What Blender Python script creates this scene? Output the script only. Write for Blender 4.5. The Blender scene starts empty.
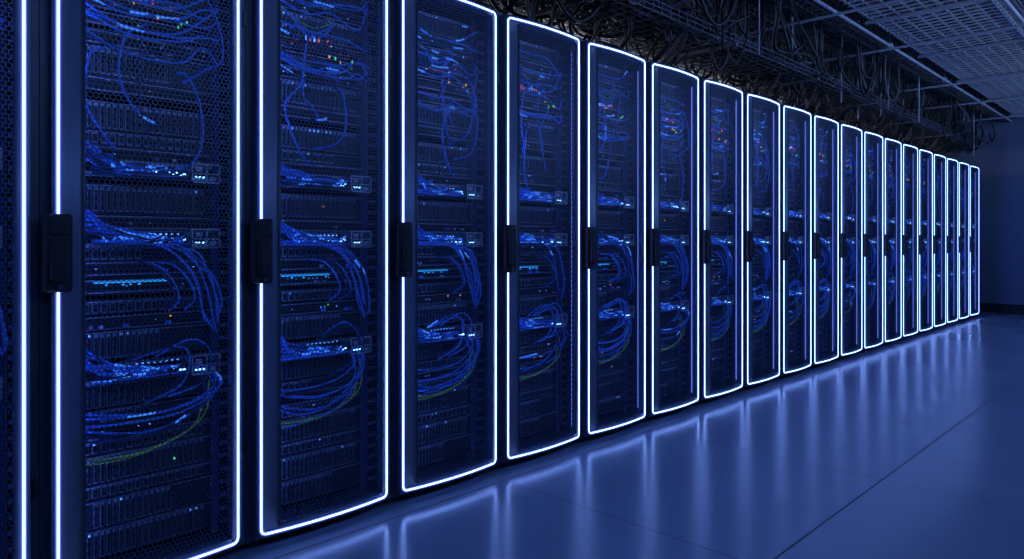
import bpy, math, random
from mathutils import Vector
random.seed(7)
scene = bpy.context.scene
scene.view_settings.view_transform = 'Standard'
scene.view_settings.look = 'None'

# ------------------------------------------------------------ materials
def mat(name, col=(0.1,0.1,0.1), rough=0.5, metal=0.0, emit=None, estr=0.0, spec=0.5, sample=True):
    m = bpy.data.materials.new(name); m.use_nodes = True
    b = m.node_tree.nodes['Principled BSDF']
    b.inputs['Base Color'].default_value = (*col, 1)
    b.inputs['Roughness'].default_value = rough
    b.inputs['Metallic'].default_value = metal
    b.inputs['Specular IOR Level'].default_value = spec
    if emit:
        b.inputs['Emission Color'].default_value = (*emit, 1)
        b.inputs['Emission Strength'].default_value = estr
        if not sample:
            m.cycles.emission_sampling = 'NONE'
    return m

def noise_rough(m, scale, lo, hi, bump=0.0):
    nt = m.node_tree; b = nt.nodes['Principled BSDF']
    tc = nt.nodes.new('ShaderNodeTexCoord')
    n = nt.nodes.new('ShaderNodeTexNoise'); n.inputs['Scale'].default_value = scale
    n.inputs['Detail'].default_value = 2
    nt.links.new(tc.outputs['Object'], n.inputs['Vector'])
    mr = nt.nodes.new('ShaderNodeMapRange')
    mr.inputs['To Min'].default_value = lo; mr.inputs['To Max'].default_value = hi
    nt.links.new(n.outputs['Fac'], mr.inputs['Value'])
    nt.links.new(mr.outputs['Result'], b.inputs['Roughness'])
    if bump:
        bp = nt.nodes.new('ShaderNodeBump'); bp.inputs['Strength'].default_value = bump
        bp.inputs['Distance'].default_value = 0.002
        nt.links.new(n.outputs['Fac'], bp.inputs['Height'])
        nt.links.new(bp.outputs['Normal'], b.inputs['Normal'])

M = {}
M['cab'] = mat('cabinet_black_steel', (0.045,0.055,0.08), 0.45, 0.2); noise_rough(M['cab'], 30, 0.35, 0.55)
M['bezel'] = mat('door_bezel_navy', (0.13,0.16,0.23), 0.42, 0.2); noise_rough(M['bezel'], 40, 0.35, 0.5)
M['core'] = mat('led_core', (0.8,0.8,0.9), 0.5, 0, (0.21,0.37,1.0), 10.0)
M['diff'] = mat('led_diffuser', (0.3,0.35,0.6), 0.5, 0, (0.12,0.20,1.0), 0.42, sample=False)  # dim emissive strip painting the LED's halo, not a separate part
M['blk'] = mat('handle_black_plastic', (0.008,0.009,0.013), 0.4); noise_rough(M['blk'], 60, 0.35, 0.5)
M['chrome'] = mat('brushed_steel', (0.6,0.65,0.75), 0.35, 0.2); noise_rough(M['chrome'], 50, 0.25, 0.45)
M['rail'] = mat('rack_rail', (0.18,0.21,0.30), 0.4, 0.3); noise_rough(M['rail'], 50, 0.3, 0.5)
M['gear'] = mat('server_faceplate', (0.028,0.031,0.045), 0.4, 0.2); noise_rough(M['gear'], 50, 0.3, 0.5)
M['gear2'] = mat('server_bay', (0.30,0.33,0.43), 0.35, 0.3); noise_rough(M['gear2'], 50, 0.3, 0.5)
M['slot'] = mat('port_recess', (0.004,0.004,0.006), 0.6); noise_rough(M['slot'], 50, 0.5, 0.7)
M['cblue'] = mat('cable_blue', (0.05,0.22,0.85), 0.28, 0, (0.02,0.11,1.0), 0.10, sample=False); noise_rough(M['cblue'], 50, 0.22, 0.35)  # blue jacket with faint emission added to brighten it
M['clit'] = mat('fibre_cable_glowing', (0.06,0.3,0.9), 0.3, 0, (0.05,0.25,1.0), 0.85, sample=False)  # emissive blue standing in for highlights on the cables
M['cnavy'] = mat('cable_navy', (0.02,0.045,0.16), 0.3); noise_rough(M['cnavy'], 50, 0.25, 0.4)
M['cgreen'] = mat('cable_yellow_green', (0.3,0.45,0.12), 0.4, 0, (0.10,0.3,0.12), 0.10, sample=False); noise_rough(M['cgreen'], 50, 0.3, 0.45)  # jacket colour with a little emission added
M['lb'] = mat('status_led_blue', (0.1,0.2,0.8), 0.5, 0, (0.08,0.28,1.0), 2.2, sample=False)
M['lbb'] = mat('port_led_bright_blue', (0.1,0.2,0.8), 0.5, 0, (0.14,0.42,1.0), 8)
M['lc'] = mat('status_led_cyan', (0.1,0.4,0.8), 0.5, 0, (0.02,0.34,0.85), 1.1, sample=False)
M['lr'] = mat('status_led_red', (0.8,0.1,0.1), 0.5, 0, (1.0,0.10,0.14), 0.95, sample=False)
M['ly'] = mat('status_led_amber', (0.8,0.4,0.1), 0.5, 0, (0.9,0.45,0.10), 1.0, sample=False)
M['lg'] = mat('status_led_green', (0.1,0.8,0.1), 0.5, 0, (0.10,0.8,0.25), 0.9, sample=False)
M['bar'] = mat('cabinet_light_bar', (0.3,0.4,0.9), 0.5, 0, (0.08,0.19,1.0), 24.0)  # glowing bar added to light the rack interior
M['bar2'] = mat('cabinet_side_light_bar', (0.3,0.4,0.9), 0.5, 0, (0.14,0.22,1.0), 1.2)  # dim glow added for the bright right inner side
M['ohc'] = mat('overhead_cable_black', (0.012,0.012,0.015), 0.45); noise_rough(M['ohc'], 30, 0.35, 0.6)
M['ohg'] = mat('overhead_cable_grey', (0.09,0.09,0.10), 0.45); noise_rough(M['ohg'], 30, 0.35, 0.6)
M['tray'] = mat('galvanised_tray', (0.48,0.50,0.54), 0.45, 0.1); noise_rough(M['tray'], 25, 0.35, 0.6)
M['trayd'] = mat('dark_painted_tray', (0.14,0.15,0.17), 0.45, 0.1); noise_rough(M['trayd'], 25, 0.35, 0.6)  # darker tone for trays and struts above and behind the racks
M['strut'] = mat('strut_channel', (0.33,0.35,0.39), 0.5, 0.1); noise_rough(M['strut'], 25, 0.4, 0.6)

def make_perf():
    m = bpy.data.materials.new('perforated_door_steel'); m.use_nodes = True
    nt = m.node_tree; N = nt.nodes; L = nt.links
    b = N['Principled BSDF']; out = N['Material Output']
    b.inputs['Base Color'].default_value = (0.06,0.085,0.15,1)
    b.inputs['Metallic'].default_value = 0.3; b.inputs['Roughness'].default_value = 0.4
    tc = N.new('ShaderNodeTexCoord'); sp = N.new('ShaderNodeSeparateXYZ')
    L.new(tc.outputs['Object'], sp.inputs[0])
    a = 0.0145
    cmb = N.new('ShaderNodeCombineXYZ')
    d1 = N.new('ShaderNodeMath'); d1.operation='DIVIDE'; d1.inputs[1].default_value=a
    d2 = N.new('ShaderNodeMath'); d2.operation='DIVIDE'; d2.inputs[1].default_value=a*math.sqrt(3)
    L.new(sp.outputs['X'], d1.inputs[0]); L.new(sp.outputs['Z'], d2.inputs[0])
    L.new(d1.outputs[0], cmb.inputs['X']); L.new(d2.outputs[0], cmb.inputs['Y'])
    ds=[]
    for off in (0.0,0.5):
        ad = N.new('ShaderNodeVectorMath'); ad.operation='ADD'; ad.inputs[1].default_value=(off+20,off+20,0)
        fr = N.new('ShaderNodeVectorMath'); fr.operation='FRACTION'
        sb = N.new('ShaderNodeVectorMath'); sb.operation='SUBTRACT'; sb.inputs[1].default_value=(0.5,0.5,0)
        ml = N.new('ShaderNodeVectorMath'); ml.operation='MULTIPLY'; ml.inputs[1].default_value=(1,math.sqrt(3),0)
        ln = N.new('ShaderNodeVectorMath'); ln.operation='LENGTH'
        L.new(cmb.outputs[0], ad.inputs[0]); L.new(ad.outputs[0], fr.inputs[0]); L.new(fr.outputs[0], sb.inputs[0])
        L.new(sb.outputs[0], ml.inputs[0]); L.new(ml.outputs[0], ln.inputs[0]); ds.append(ln)
    mn = N.new('ShaderNodeMath'); mn.operation='MINIMUM'
    L.new(ds[0].outputs['Value'], mn.inputs[0]); L.new(ds[1].outputs['Value'], mn.inputs[1])
    lt = N.new('ShaderNodeMath'); lt.operation='LESS_THAN'; lt.inputs[1].default_value=0.435
    L.new(mn.outputs[0], lt.inputs[0])
    tr = N.new('ShaderNodeBsdfTransparent'); mx = N.new('ShaderNodeMixShader')
    L.new(lt.outputs[0], mx.inputs[0]); L.new(b.outputs[0], mx.inputs[1]); L.new(tr.outputs[0], mx.inputs[2])
    L.new(mx.outputs[0], out.inputs['Surface'])
    return m
M['perf'] = make_perf()

# ------------------------------------------------------------ mesh builder
class MB:
    def __init__(s): s.v=[]; s.f=[]; s.m=[]; s.used=[]; s.smooth=[]
    def mi(s,k):
        if k not in s.used: s.used.append(k)
        return s.used.index(k)
    def face(s, idx, k, sm=False): s.f.append(idx); s.m.append(s.mi(k)); s.smooth.append(sm)
    def box(s,x0,x1,y0,y1,z0,z1,k):
        n=len(s.v)
        s.v += [(x0,y0,z0),(x1,y0,z0),(x1,y1,z0),(x0,y1,z0),(x0,y0,z1),(x1,y0,z1),(x1,y1,z1),(x0,y1,z1)]
        for q in ((0,3,2,1),(4,5,6,7),(0,1,5,4),(1,2,6,5),(2,3,7,6),(3,0,4,7)):
            s.face(tuple(n+i for i in q),k)
    def bevbox(s,x0,x1,y0,y1,z0,z1,b,k):
        def loop(x0,x1,z0,z1,c): return [(x0+c,z0),(x1-c,z0),(x1,z0+c),(x1,z1-c),(x1-c,z1),(x0+c,z1),(x0,z1-c),(x0,z0+c)]
        n=len(s.v); A=loop(x0,x1,z0,z1,b); B=loop(x0+b,x1-b,z0+b,z1-b,b)
        s.v += [(p[0],y1,p[1]) for p in A]+[(p[0],y0+b,p[1]) for p in A]+[(p[0],y0,p[1]) for p in B]
        for r in (0,8):
            for i in range(8):
                j=(i+1)%8; s.face((n+r+i,n+r+j,n+r+8+j,n+r+8+i),k)
        s.face(tuple(n+16+i for i in range(8)),k); s.face(tuple(n+7-i for i in range(8)),k)
    def tube(s,pts,r,k,sides=6):
        pts=[Vector(p) for p in pts]; n=len(s.v); up=Vector((0.13,0.27,0.95)).normalized()
        for i,p in enumerate(pts):
            t=(pts[min(i+1,len(pts)-1)]-pts[max(i-1,0)])
            if t.length<1e-7: t=Vector((1,0,0))
            t.normalize(); a=t.cross(up)
            if a.length<0.05: a=t.cross(Vector((1,0,0)))
            a.normalize(); b=t.cross(a)
            for q in range(sides):
                an=2*math.pi*q/sides; c=p+(a*math.cos(an)+b*math.sin(an))*r; s.v.append(tuple(c))
        for i in range(len(pts)-1):
            for q in range(sides):
                w=(q+1)%sides
                s.face((n+i*sides+q,n+i*sides+w,n+(i+1)*sides+w,n+(i+1)*sides+q),k,True)
        s.face(tuple(n+q for q in range(sides)),k); m=n+(len(pts)-1)*sides
        s.face(tuple(m+sides-1-q for q in range(sides)),k)
    def mesh(s,name):
        me=bpy.data.meshes.new(name); me.from_pydata(s.v,[],s.f)
        for k in s.used: me.materials.append(M[k])
        me.polygons.foreach_set('material_index',s.m); me.polygons.foreach_set('use_smooth',s.smooth)
        me.update(); return me

def obj(name, me, parent=None, loc=(0,0,0)):
    o=bpy.data.objects.new(name,me); scene.collection.objects.link(o); o.location=loc
    if parent: o.parent=parent
    return o

def spline(ctrl, seg=6):
    P=[Vector(c) for c in ctrl]; P=[P[0]*2-P[1]]+P+[P[-1]*2-P[-2]]; out=[]
    for i in range(1,len(P)-2):
        for t in range(seg):
            u=t/seg; p0,p1,p2,p3=P[i-1],P[i],P[i+1],P[i+2]
            out.append(0.5*((2*p1)+(p2-p0)*u+(2*p0-5*p1+4*p2-p3)*u*u+(3*p1-p0-3*p2+p3)*u**3))
    out.append(P[-2]); return out

# ------------------------------------------------------------ rack parts
W=0.519; ZB=0.06; ZT=2.11; BOW=0.021
def arc(x):
    u=min(max(x/W,0),1); return -BOW*(1-(2*u-1)**2)

def door_mesh():
    b=MB()
    def curved(x0,x1,z0,z1,yf,yb,k,n=12,faces='all'):
        xs=[x0+(x1-x0)*i/n for i in range(n+1)]; s=len(b.v)
        for x in xs:
            y=arc(x)
            b.v += [(x,y+yf,z0),(x,y+yf,z1),(x,y+yb,z1),(x,y+yb,z0)]
        for i in range(n):
            a=s+4*i; c=a+4
            if faces=='front': b.face((a,c,c+1,a+1),k,True)
            else:
                b.face((a,c,c+1,a+1),k,True); b.face((a+1,c+1,c+2,a+2),k); b.face((a+2,c+2,c+3,a+3),k,True); b.face((a+3,c+3,c,a),k)
        if faces!='front':
            b.face((s,s+1,s+2,s+3),k); e=s+4*n; b.face((e+3,e+2,e+1,e),k)
    curved(-0.015,0.062,ZB-0.014,ZT+0.014,0.0,0.032,'bezel',5)
    curved(W-0.022,W+0.015,ZB-0.014,ZT+0.014,0.0,0.032,'bezel',4)
    curved(0.062,W-0.022,ZT-0.018,ZT+0.014,0.0,0.03,'bezel')
    curved(0.062,W-0.022,ZB-0.014,ZB+0.02,0.0,0.03,'bezel')
    curved(0.062,W-0.022,ZB+0.02,ZT-0.018,0.006,0.0,'perf',14,'front')
    curved(0.058,0.066,ZB+0.02,ZT-0.018,-0.003,0.03,'cab',1)
    return b.mesh('rack_door')

def led_mesh():
    b=MB(); R=0.018; path=[]
    def cor(cx,cz,a0):
        for i in range(6):
            a=a0+math.pi/2*i/5; path.append((cx+R*math.cos(a),cz+R*math.sin(a),math.cos(a),math.sin(a)))
    cor(W-R,ZT-R,0)
    for i in range(1,12): path.append((W-R-(W-2*R)*i/12,ZT,0,1))
    cor(R,ZT-R,math.pi/2); cor(R,ZB+R,math.pi)
    for i in range(1,12): path.append((R+(W-2*R)*i/12,ZB,0,-1))
    cor(W-R,ZB+R,1.5*math.pi)
    def ring(hw,y0,y1,k):
        s=len(b.v); n=len(path)
        for x,z,nx,nz in path:
            y=arc(x)
            b.v += [(x+nx*hw,y+y1,z+nz*hw),(x+nx*hw,y+y0,z+nz*hw),(x-nx*hw,y+y0,z-nz*hw),(x-nx*hw,y+y1,z-nz*hw)]
        for i in range(n):
            a=s+4*i; c=s+4*((i+1)%n)
            for q in range(3): b.face((a+q,c+q,c+q+1,a+q+1),k)
    ring(0.0075,-0.0015,0.001,'diff')  # painted halo either side of the LED core
    ring(0.0026,-0.003,-0.0015,'core')
    return b.mesh('led_outline')

def cab_mesh():
    b=MB(); x0,x1=-0.0365,0.5615; zb,zt=0.03,2.135
    b.box(x0+0.02,x1-0.02,0.07,1.02,0.0,zb,'cab')
    b.box(x0,x1,0.036,1.05,zb,0.06,'cab')
    b.box(x0,x1,0.036,1.05,zt-0.03,zt,'cab')
    b.box(x0,x0+0.004,0.036,1.05,0.06,zt-0.03,'cab')
    b.box(x1-0.004,x1,0.036,1.05,0.06,zt-0.03,'cab')
    b.box(x0+0.004,x1-0.004,1.03,1.05,0.06,zt-0.03,'cab')
    b.box(x0+0.004,x0+0.036,0.036,0.08,0.06,zt-0.03,'cab')
    b.box(x1-0.036,x1-0.004,0.036,0.08,0.06,zt-0.03,'cab')
    for z in (0.35,1.8):
        b.box(x1-0.018,x1-0.008,0.012,0.04,z,z+0.05,'blk')
    for rx in (0.022,0.482):
        b.box(rx,rx+0.02,0.118,0.16,0.065,2.1,'rail')
        z=0.09
        while z<2.08:
            b.box(rx+0.005,rx+0.014,0.1165,0.119,z,z+0.009,'slot'); z+=0.0222
    z=0.1
    while z<2.05:
        b.box(0.502,0.545,0.10,0.112,z,z+0.012,'rail'); z+=0.045
    b.box(0.008,0.018,0.040,0.050,0.10,2.06,'bar')  # added fill source, hidden behind the left bezel
    b.box(0.513,0.518,0.040,0.045,0.10,2.06,'bar2')  # added glow strip along the right inner edge
    b.box(0.1,0.42,0.35,0.7,zt,zt+0.012,'rail'); b.box(0.13,0.39,0.38,0.67,zt+0.012,zt+0.016,'slot')
    return b.mesh('cabinet')

def handle_mesh():
    b=MB()
    b.bevbox(-0.040,0.030,-0.030,0.0,0.925,1.145,0.006,'blk')
    b.bevbox(-0.026,0.018,-0.046,-0.028,0.955,1.075,0.005,'blk')
    b.bevbox(-0.028,0.020,-0.034,-0.029,1.085,1.135,0.003,'blk')
    for r in range(3):
        for c in range(3):
            x=-0.020+c*0.012; z=1.092+r*0.013
            b.box(x,x+0.008,-0.0355,-0.034,z,z+0.008,'slot')
    b.tube([(0,-0.03,0.94),(0,-0.036,0.94)],0.008,'cab',12)
    return b.mesh('handle')

GX0,GX1=0.042,0.482
def gear_mesh(seed):
    rnd=random.Random(seed); b=MB(); YF=0.122
    def plate(z0,z1,y=YF,k='gear'): b.box(GX0-0.012,GX1+0.012,y,y+0.5,z0+0.0015,z1-0.0015,k)
    def leds(z,xs,k,w=0.004,h=0.004,y=YF):
        for x in xs: b.box(x,x+w,y-0.003,y,z,z+h,k)
    def server(z,u,full=True):
        h=0.0445*u; plate(z,z+h)
        n=16 if u==1 else 22; st=(GX1-GX0-0.05)/n; i0=0; i1=n
        if rnd.random()<.35: i0=rnd.choice((0,3)); i1=n-rnd.choice((4,6,8))
        for i in range(i0,i1):
            x=GX0+0.025+i*st
            b.box(x,x+st*.68,YF-0.006,YF,z+0.006,z+h-0.006,'gear2')
            if u>1: b.box(x+st*.10,x+st*.58,YF-0.0075,YF-.006,z+0.010,z+h*0.80,'slot')
            else: b.box(x+st*.08,x+st*.60,YF-0.0075,YF-.006,z+0.011,z+h-0.011,'slot')
            if rnd.random()<0.10: leds(z+h-0.012,[x+0.003],'lb',0.004,0.0035,YF-0.006)
        b.box(GX0-0.01,GX0+0.004,YF-0.014,YF,z+0.004,z+h-0.004,'rail'); b.box(GX1-0.004,GX1+0.01,YF-0.014,YF,z+0.004,z+h-0.004,'rail')
        b.box(GX0-0.012,GX1+0.012,YF-0.010,YF,z+h-0.005,z+h-0.0015,'gear2')
    def switch(z,k='lb',dens=0.35):
        plate(z,z+0.0445,YF,'gear')
        b.box(GX0,GX1,YF-0.010,YF,z+0.002,z+0.006,'gear2'); b.box(GX0,GX1,YF-0.008,YF,z+0.039,z+0.043,'gear2')
        for r in range(2):
            for i in range(24):
                x=GX0+0.012+i*0.0172
                b.box(x,x+0.012,YF-0.0015,YF,z+0.009+r*0.017,z+0.021+r*0.017,'slot')
                if rnd.random()<dens*.6: leds(z+0.0215+r*0.017,[x+0.003],k,0.003,0.0025,YF-0.001)
    def patch(z):
        plate(z,z+0.0445)
        b.box(GX0,GX1,0.075,YF,z-0.004,z+0.002,'rail'); b.box(GX0,GX1,0.072,0.078,z-0.006,z+0.008,'gear2')
        b.box(GX0,GX1,0.09,YF,z+0.043,z+0.047,'gear2')
        for i in range(24):
            x=GX0+0.012+i*0.0172; b.box(x,x+0.012,YF-0.0015,YF,z+0.012,z+0.03,'slot')
        for i in range(14):
            if rnd.random()<0.9:
                x=0.22+i*0.0105; w=rnd.choice((0.004,0.006,0.008)); zz=z+0.009+rnd.choice((0,0.004,.008))
                b.box(x,x+w,0.0405,0.043,zz,zz+rnd.choice((.003,.004,.006)),'lbb')
        b.box(0.212,0.375,0.043,0.075,z+0.006,z+0.026,'gear')
        for i in range(8):
            x=0.24+i*0.018; b.box(x,x+0.006,YF-0.004,YF-0.001,z+0.034,z+0.039,'lb')
        bx0,bx1=0.385,0.478; t=.0045
        for (xa,xb,za,zb_) in ((bx0,bx1,z-0.010,z-0.010+t),(bx0,bx1,z+0.050,z+0.050+t),(bx0,bx0+t,z-0.01,z+0.05),(bx1-t,bx1,z-0.01,z+0.05),((bx0+bx1)/2,(bx0+bx1)/2+t,z-0.01,z+0.05),(bx0,bx1,z+0.019,z+0.019+t)):
            b.box(xa,xb,0.042,0.048,za,zb_,'chrome')
        b.box(bx0,bx0+0.005,0.048,YF,z-0.006,z+0.050,'rail'); b.box(bx1-0.005,bx1,0.048,YF,z-0.006,z+0.050,'rail')
        b.box(bx0+0.012,bx0+0.034,0.043,0.048,z+0.028,z+0.042,'chrome'); b.box(bx0+0.058,bx0+0.08,0.043,0.048,z+0.000,z+0.013,'chrome')
        for q in range(3): b.box(bx0+0.010+q*0.012,bx0+0.016+q*0.012,0.040,0.042,z+0.006,z+0.011,'lbb')
    z=0.09
    for t in ('s2','s2','s1','s2','s1','sw','s1','s2'):
        if t=='sw': switch(z,'lb',0.1); z+=0.047
        else: u=int(t[1]); server(z,u); z+=0.0445*u+0.002
    patch(0.64)
    server(0.70,2); switch(0.792,'lb',0.12); server(0.84,1)
    switch(0.905,'lb',0.2)
    b.box(0.12,0.33,YF-0.012,YF-0.002,0.938,0.9435,'lc')
    for i in range(8):
        if rnd.random()<.6: b.box(0.15+i*0.024,0.158+i*0.024,YF-0.006,YF-0.003,0.930,0.934,'lc')
    switch(0.96,'lb',0.15); server(1.005,1)
    patch(1.055); switch(1.105,'lb',0.1); server(1.155,2)
    patch(1.27); switch(1.318,'lb',0.2); server(1.365,1); server(1.412,2)
    switch(1.53,'lb',0.15); server(1.58,2); switch(1.675,'lb',0.3)
    switch(1.735,'lg',0.10); switch(1.785,'lr',0.15)
    for i in range(11):
        x=0.14+i*0.018
        if rnd.random()<0.6: 
            zz=1.795+rnd.random()*.015+i*.001; b.box(x,x+.0032,.046,.052,zz,zz+.007+rnd.random()*.010,rnd.choice(('lr','ly','lr','lb','lb')))
    for i in range(4):
        x=0.28+rnd.random()*0.12; zz=1.735+rnd.random()*.04; b.box(x,x+.0032,.046,.052,zz,zz+.010,rnd.choice(('lg','ly')))
    for i in range(2):
        x=0.30+rnd.random()*0.12; zz=rnd.choice((.35,.48,.82,1.2,1.45)); b.box(x,x+.004,YF-.012,YF-.008,zz,zz+.006,rnd.choice(('lg','ly')))
    server(1.835,2); switch(1.93,'lb',0.25); server(1.98,2)
    return b.mesh('equipment')

def cable_mesh(seed):
    rnd=random.Random(seed*13+5); b=MB(); g=rnd.gauss; U=rnd.uniform
    def C(ctrl,r=0.0036,k=None,sides=5,lit=0.0,span=(0,1)):
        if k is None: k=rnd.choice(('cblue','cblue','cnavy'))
        ctrl=[(min(max(x,0.028),0.496),min(max(y,0.036),0.114),z) for x,y,z in ctrl]
        P=spline(ctrl,6); b.tube(P,r,k,sides)
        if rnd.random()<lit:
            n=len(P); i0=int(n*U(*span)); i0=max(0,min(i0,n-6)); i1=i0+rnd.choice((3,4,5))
            b.tube(P[i0:i1],r*1.06,'clit',sides)  # short painted highlight laid over the cable
    for pz in (1.29,1.075,0.66):
        for i in range(16):
            xe=U(0.20,0.37); zs=pz+U(0.02,0.08)
            C([(0.03,U(.07,.1),zs+0.015),(0.07+U(0,.03),U(.042,.07),zs),(0.14+U(-.02,.02),U(.038,.05),pz+U(0.0,0.04)),(xe-0.06,U(.036,.042),pz+U(-.010,.020)),(xe,0.037,pz+U(-.004,.012)),(xe+0.01,0.10,pz+0.004)],U(.003,.0042),rnd.choice(('cblue','cblue','cblue','cnavy')),lit=.75,span=(.4,.7))
        for i in range(5):
            C([(0.10,0.06,pz+U(-.02,.0)),(0.2,0.040,pz+U(-.02,-.005)),(0.3,0.038,pz+U(-.02,-.005)),(0.38,0.05,pz+U(-.016,-.006))],0.0038,lit=.3)
    for i in range(7):
        x=U(.30,.38); C([(x-0.12,.065,1.065),(x-0.03,.042,1.05+g(0,.004)),(x+.04,.038,1.01+U(-.03,.02)),(x+.085,.042,.93+U(-.03,.02)),(x+.11,.055,.85+U(-.05,.03)),(.49,.10,.78+U(-.05,.05))],lit=.2,span=(.1,.5))
    for i in range(4):
        x=U(.24,.34); C([(x,.11,1.0),(x+.03,.06,.99),(x+.07,.045,.94),(x+.09,.05,.88),(x+.08,.11,.84)],.0034)
    for i in range(8):
        d=U(.10,.22); x0=U(.38,.47)
        C([(x0-.05,.08,.665),(x0,.045,.63),(x0+U(-.01,.02),.042,.64-d*.5),(x0-.08,.042,.64-d*.9),(x0-.2,.05,.64-d*1.05),(.08,.06,.64-d*U(.8,1.1)),(.03,.09,.64-d*.6)],.0034,lit=.2)
    for i in range(4):
        x0=U(.33,.44); C([(x0-.16,.06,.70),(x0-.06,.045,.735+U(-.01,.03)),(x0,.042,.72),(x0+.01,.045,.66),(x0-.02,.05,.60),(x0-.12,.055,.57+U(-.03,.02))],.0034,lit=.2)
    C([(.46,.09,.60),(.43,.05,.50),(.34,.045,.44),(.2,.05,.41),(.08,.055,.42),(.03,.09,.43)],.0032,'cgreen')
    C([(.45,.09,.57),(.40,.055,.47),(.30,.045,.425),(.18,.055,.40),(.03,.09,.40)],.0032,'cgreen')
    for i in range(15):
        z0=U(1.70,2.05); s=U(.02,.10)
        C([(.03,.09,z0+U(-.03,.06)),(.10,.055,z0-s*.5),(.2,.045,z0-s),(.32+U(-.04,.04),.045,z0-s*U(.6,1.1)),(.42,.055,z0-U(0,.08)),(.49,.09,z0+U(-.06,.06))],.0038,lit=.5,span=(.1,.75))
    for i in range(6):
        x0=U(.12,.42); z0=U(1.62,1.98); w=U(.04,.10)*rnd.choice((-1,1))
        C([(x0,.11,z0),(x0+w*.3,.055,z0-.02),(x0+w,.045,z0-U(.05,.12)),(x0+w*1.2,.048,z0-U(.13,.25)),(x0+w*.6,.055,z0-U(.26,.32)),(x0-w*.3,.10,z0-.32)],lit=.2)
    for i in range(3):
        C([(.31+.02*i,.112,1.93),(.31,.06,1.9-.01*i),(.22,.050,1.86-.02*i),(.12,.052,1.9),(.03,.09,1.97)],.003,'cgreen' if i==0 else 'cblue')
    for i in range(5):
        x=.494-.004*i; C([(x,.10,.12),(x-.003,.092,.7),(x+.003,.1,1.3),(x,.095,2.03)],0.003,'cnavy')
    for i in range(22):
        x=U(.08,.46); z=rnd.choice((1.86,1.93,1.70,.80,.91,.97,1.33,1.12)); b.box(x,x+.009,.100,.122,z,z+.009,rnd.choice(('cblue','chrome','gear2')))
    return b.mesh('patch_cables')

door=door_mesh(); led=led_mesh(); cab=cab_mesh(); handle=handle_mesh()
gears=[gear_mesh(s) for s in (1,2,3,4)]; cables=[cable_mesh(s) for s in (1,2,3,4,5)]
PITCH=0.6
for n in range(-2,20):
    e=bpy.data.objects.new('server_rack',None); scene.collection.objects.link(e)
    e.location=(n*PITCH,0,0); e.empty_display_size=0.2
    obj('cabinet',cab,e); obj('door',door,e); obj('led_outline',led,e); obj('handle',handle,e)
    obj('equipment',gears[n%4],e); obj('patch_cables',cables[(n*2)%5],e)

# ------------------------------------------------------------ room
X0,X1,Y0,Y1,H=-3.2,12.75,-5.4,4.2,3.25
def floor_mat():
    m=mat('polished_floor_tiles',(0.20,0.24,0.34),0.2); nt=m.node_tree; N=nt.nodes; L=nt.links; b=N['Principled BSDF']
    tc=N.new('ShaderNodeTexCoord'); sp=N.new('ShaderNodeSeparateXYZ'); L.new(tc.outputs['Object'],sp.inputs[0])
    def groove(sock,off,per,w):
        a=N.new('ShaderNodeMath'); a.operation='ADD'; a.inputs[1].default_value=off+100*per
        d=N.new('ShaderNodeMath'); d.operation='DIVIDE'; d.inputs[1].default_value=per
        f=N.new('ShaderNodeMath'); f.operation='FRACT'
        l=N.new('ShaderNodeMath'); l.operation='LESS_THAN'; l.inputs[1].default_value=w/per
        L.new(sock,a.inputs[0]); L.new(a.outputs[0],d.inputs[0]); L.new(d.outputs[0],f.inputs[0]); L.new(f.outputs[0],l.inputs[0]); return l
    g1=groove(sp.outputs['Y'],1.28,1.2,0.008); g2=groove(sp.outputs['X'],0.1,1.2,0.0045)
    mx=N.new('ShaderNodeMath'); mx.operation='MAXIMUM'; L.new(g1.outputs[0],mx.inputs[0]); L.new(g2.outputs[0],mx.inputs[1])
    n1=N.new('ShaderNodeTexNoise'); n1.inputs['Scale'].default_value=1.3; n1.inputs['Detail'].default_value=3; n1.inputs['Roughness'].default_value=.5
    L.new(tc.outputs['Object'],n1.inputs['Vector'])
    cr=N.new('ShaderNodeMix'); cr.data_type='RGBA'; cr.inputs[6].default_value=(0.20,0.25,0.34,1); cr.inputs[7].default_value=(0.26,0.31,0.41,1)
    L.new(n1.outputs['Fac'],cr.inputs[0])
    c2=N.new('ShaderNodeMix'); c2.data_type='RGBA'; c2.inputs[7].default_value=(0.012,0.015,0.025,1)
    L.new(cr.outputs[2],c2.inputs[6]); L.new(mx.outputs[0],c2.inputs[0]); L.new(c2.outputs[2],b.inputs['Base Color'])
    mr=N.new('ShaderNodeMapRange'); mr.inputs['From Min'].default_value=.3; mr.inputs['From Max'].default_value=.7; mr.inputs['To Min'].default_value=0.185; mr.inputs['To Max'].default_value=0.24
    L.new(n1.outputs['Fac'],mr.inputs['Value'])
    r2=N.new('ShaderNodeMix'); r2.data_type='FLOAT'; r2.inputs[3].default_value=.7
    L.new(mx.outputs[0],r2.inputs[0]); L.new(mr.outputs[0],r2.inputs[2]); L.new(r2.outputs[0],b.inputs['Roughness'])
    b.inputs['Specular IOR Level'].default_value=1.0
    return m
def wall_mat(name,c):
    m=mat(name,c,0.7); noise_rough(m,12,0.6,0.8,0.3); return m
M['floor']=floor_mat(); M['wall']=wall_mat('painted_wall_blue_grey',(0.12,0.15,0.22)); M['ceil']=wall_mat('concrete_ceiling',(0.06,0.063,0.07)); M['base']=wall_mat('baseboard_dark',(0.01,0.012,0.02))
def bobj(name,*bx):
    b=MB()
    for q in bx: b.box(*q)
    return obj(name,b.mesh(name))
bobj('floor',(X0-.1,X1+.1,Y0-.1,Y1+.1,-.1,0,'floor'))
bobj('ceiling',(X0-.1,X1+.1,Y0-.1,Y1+.1,H,H+.1,'ceil'))
bobj('wall_east',(X1,X1+.1,Y0-.1,Y1+.1,0,H,'wall'))
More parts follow.
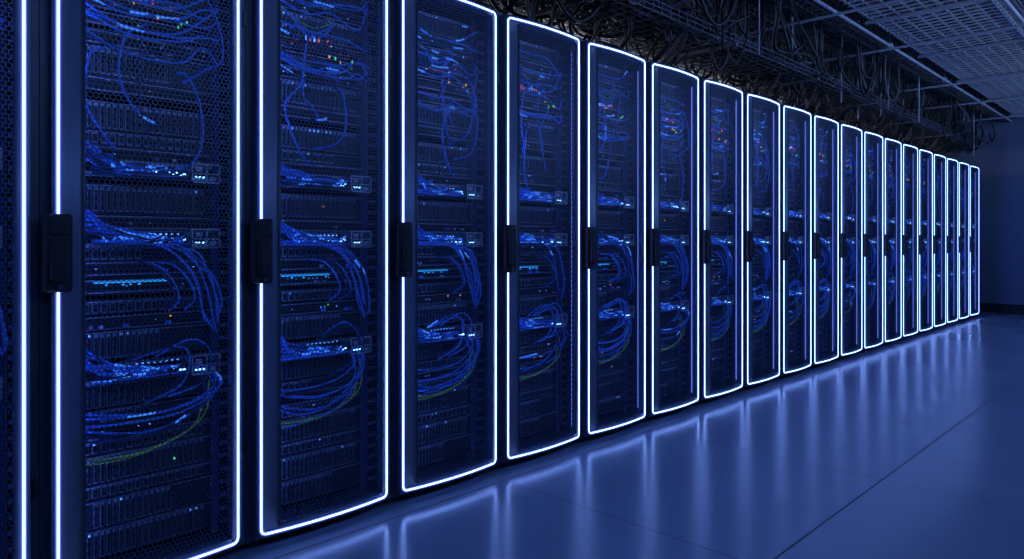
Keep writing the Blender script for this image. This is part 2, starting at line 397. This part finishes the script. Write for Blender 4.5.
bobj('wall_west',(X0-.1,X0,Y0-.1,Y1+.1,0,H,'wall'))
bobj('wall_south',(X0,X1,Y0-.1,Y0,0,H,'wall'))
bobj('wall_north',(X0,X1,Y1,Y1+.1,0,H,'wall'))
bobj('baseboard_east',(X1-.02,X1,Y0,Y1,0,.14,'base'))
bobj('baseboard_south',(X0,X1-.02,Y0,Y0+.02,0,.14,'base'))
bobj('baseboard_north',(X0,X1-.02,Y1-.02,Y1,0,.14,'base'))
bobj('baseboard_west',(X0,X0+.02,Y0+.02,Y1-.02,0,.14,'base'))

# ------------------------------------------------------------ ceiling grid of struts & trays
GRID=bpy.data.objects.new('overhead_cable_tray_system',None); scene.collection.objects.link(GRID)
b=MB()
for y in (-4.4,-3.6,-2.8,-2.0,-1.2,-.35,.5,1.4,2.3,3.2):
    b.box(X0,X1,y-.02,y+.02,2.98,3.02,'strut' if y<-.3 else 'trayd')
for i in range(17):
    x=X0+.5+i*.95
    b.box(x-.02,x+.02,Y0,Y1,3.02,3.06,'strut')
    for y in (-4.4,-2.8,-1.2,.5,2.3):
        b.tube([(x,y,2.96),(x,y,H)],.006,'tray',6)
obj('strut_grid',b.mesh('strut_grid'),GRID)

def tray(name,axis,c,w,z,a0,a1,pitch=.06,side=.07,nl=7,r=.0032,km='tray'):
    b=MB()
    def bx(u0,u1,v0,v1,z0,z1,k=None):
        k=k or km
        if axis=='x': b.box(u0,u1,v0,v1,z0,z1,k)
        else: b.box(v0,v1,u0,u1,z0,z1,k)
    for i in range(nl):
        v=c-w/2+w*i/(nl-1); bx(a0,a1,v-r,v+r,z-r,z+r)
    for s in (-1,1):
        for zz in (z+side*.5,z+side): bx(a0,a1,c+s*w/2-r,c+s*w/2+r,zz-r,zz+r)
    n=int((a1-a0)/pitch)
    for i in range(n+1):
        u=a0+i*pitch
        bx(u-r,u+r,c-w/2,c+w/2,z-3*r,z-r)
        for s in (-1,1): bx(u-r,u+r,c+s*(w/2+r)-r,c+s*(w/2+r)+r,z-3*r,z+side)
    u=a0+.4
    while u<a1:
        bx(u-.015,u+.015,c-w/2-.05,c+w/2+.05,z-.03,z-.009,'strut' if km=='tray' else km)
        for s in (-1,1):
            v=c+s*(w/2+.035)
            p=[(u,v,z-.03),(u,v,H)] if axis=='x' else [(v,u,z-.03),(v,u,H)]
            b.tube(p,.005,km,6)
        u+=1.5
    return obj(name,b.mesh(name),GRID)
for c,w,z,r,p,k in ((.38,.5,2.50,.0032,.1,'trayd'),(.95,.4,2.70,.0032,.1,'trayd'),(-.75,.8,2.90,.005,.1,'tray'),(-1.75,.8,2.90,.005,.1,'tray'),(-2.9,.6,2.86,.004,.1,'tray'),(2.3,.6,2.80,.0032,.1,'trayd'),(1.6,.5,2.9,.0032,.1,'trayd'),(.15,.7,2.93,.005,.1,'trayd')):
    tray('wire_mesh_cable_tray','x',c,w,z,X0+.1,X1-.1,p,nl=9,r=r,km=k)
for xx in (3.3,4.9,6.5,7.5,8.5,9.7,11.3):
    tray('wire_mesh_cable_tray','y',xx,.8,3.08,Y0+.1,Y1-.1,.1,nl=9,r=.005)

b=MB()
for y,z,r in ((-.25,2.86,.014),(-2.3,2.92,.025),(1.9,2.7,.03),(-1.25,2.86,.014)):
    b.tube([(X0,y,z),(X1,y,z)],r,'strut',10)
    x=X0+.8
    while x<X1:
        b.box(x-.012,x+.012,y-r-.006,y+r+.006,z-r-.006,z+r+.008,'tray'); b.tube([(x,y,z+r),(x,y,H)],.004,'tray',6); x+=1.9
for x in (4.2,5.7,7.05,9.1,10.5,12.0):
    b.tube([(x,Y0,2.82),(x,Y1,2.82)],.012,'strut',8)
obj('conduit',b.mesh('conduit'),GRID)

b=MB(); U=random.uniform
def K(): return 'ohg' if random.random()<.25 else 'ohc'
for i in range(56):
    yc,z0=(.38,2.51) if i<34 else (.95,2.71)
    y=yc+U(-.2,.2); pts=[]; x=X0+.2
    while x<X1-.2:
        pts.append((x,y+U(-.05,.05),z0+.01+U(0,.13))); x+=U(.35,.6)
    b.tube(spline(pts,3),U(.007,.015),K(),5)
for yc in (-.75,-1.75,.15):
    for i in range(8):
        y=yc+U(-.33,.33); pts=[]; x=X0+.2
        while x<X1-.2: pts.append((x,y+U(-.04,.04),(2.918 if yc<0 else 2.95)+U(0,.02))); x+=U(.4,.7)
        b.tube(spline(pts,3),U(.007,.012),'ohc',5)
for i in range(520):
    x=U(-1.5,12.2); y=U(-.06,1.05); r=U(.005,.014); t=random.random()
    if t<.3:
        c=[(x-.3,.38+U(-.2,.2),2.5),(x-.1,.3+U(-.2,.2),2.58+U(-.02,.1)),(x,.4+U(-.15,.15),2.42),(x+U(-.05,.1),.5+U(-.1,.1),2.27),(x,.52,2.19)]
    elif t<.7:
        d=U(.2,.6); c=[(x,y,3.1),(x+U(-.1,.1),y-.05,2.85),(x+d*.3,y+U(-.15,.1),2.6+U(-.1,.1)),(x+d,y+U(-.1,.1),2.5+U(-.05,.12)),(x+d*1.6,y,2.62+U(-.1,.2))]
    else:
        d=U(.3,.8); s=U(.1,.38); c=[(x,y,2.95),(x+d*.2,y+.02,2.75-s*.5),(x+d*.5,y,2.72-s),(x+d*.8,y-.03,2.75-s*.5),(x+d,y,2.98)]
    b.tube(spline(c,6),r,K(),5)
for i in range(80):
    x=U(-1,12.4); y=U(0,1.2); b.tube([(x,y,2.4+U(-.1,.2)),(x,y,H)],U(.004,.009),random.choice(('ohc','tray')),6)
obj('cable_bundle',b.mesh('cable_bundle'),GRID)

# ------------------------------------------------------------ added out-of-view area lamps with casings, to brighten racks and ceiling
def lamp(name,x,y,z,sx,sy,power,col,rot):
    e=bpy.data.objects.new(name,None); scene.collection.objects.link(e); e.location=(x,y,z); e.rotation_euler=rot
    b=MB(); b.box(-sx/2-.02,sx/2+.02,-sy/2-.02,sy/2+.02,.005,.05,'strut')
    for a in (-1,1): b.box(min(a*sx/2,a*(sx/2+.02)),max(a*sx/2,a*(sx/2+.02)),-sy/2-.02,sy/2+.02,-.02,.005,'strut')
    obj('housing',b.mesh('housing'),e)
    l=bpy.data.lights.new('lamp','AREA'); l.shape='RECTANGLE'; l.size=sx; l.size_y=sy; l.energy=power; l.color=col
    o=bpy.data.objects.new('lamp',l); scene.collection.objects.link(o); o.parent=e
for x,p in ((.3,20),(3.4,25),(6.6,31),(9.8,26)):
    lamp('wall_wash_luminaire',x,-3.3,2.70,2.4,.25,p,(0.125,0.29,1.0),(math.radians(50),0,0))  # unseen fill added to brighten doors, gear and floor
for x,p in ((1.5,14),(5.0,30),(8.0,46),(11.0,23)):
    lamp('linear_uplight',x,-3.2,2.35,1.4,.2,p,(0.36,0.55,1.0),(math.radians(150),0,0))  # unseen fill added to light the trays from below
for x in (3.5,6.5,9.5):
    lamp('linear_uplight',x,2.9,2.4,1.4,.2,40,(0.70,0.72,0.92),(math.radians(205),0,0))  # added behind the racks to backlight ceiling and cables

w=bpy.data.worlds.new('world'); scene.world=w; w.use_nodes=True
w.node_tree.nodes['Background'].inputs[0].default_value=(0.01,0.02,0.06,1); w.node_tree.nodes['Background'].inputs[1].default_value=.3

# ------------------------------------------------------------ camera
f=704.0; th=math.atan2(694,f)
cam=bpy.data.cameras.new('camera'); co=bpy.data.objects.new('camera',cam); scene.collection.objects.link(co)
cam.sensor_width=36; cam.lens=f/1024*36; cam.shift_y=-37.5/1024; cam.clip_start=.05
co.location=(0.084,-2.31,1.066); co.rotation_euler=(math.pi/2,0,th-math.pi/2)
scene.camera=co
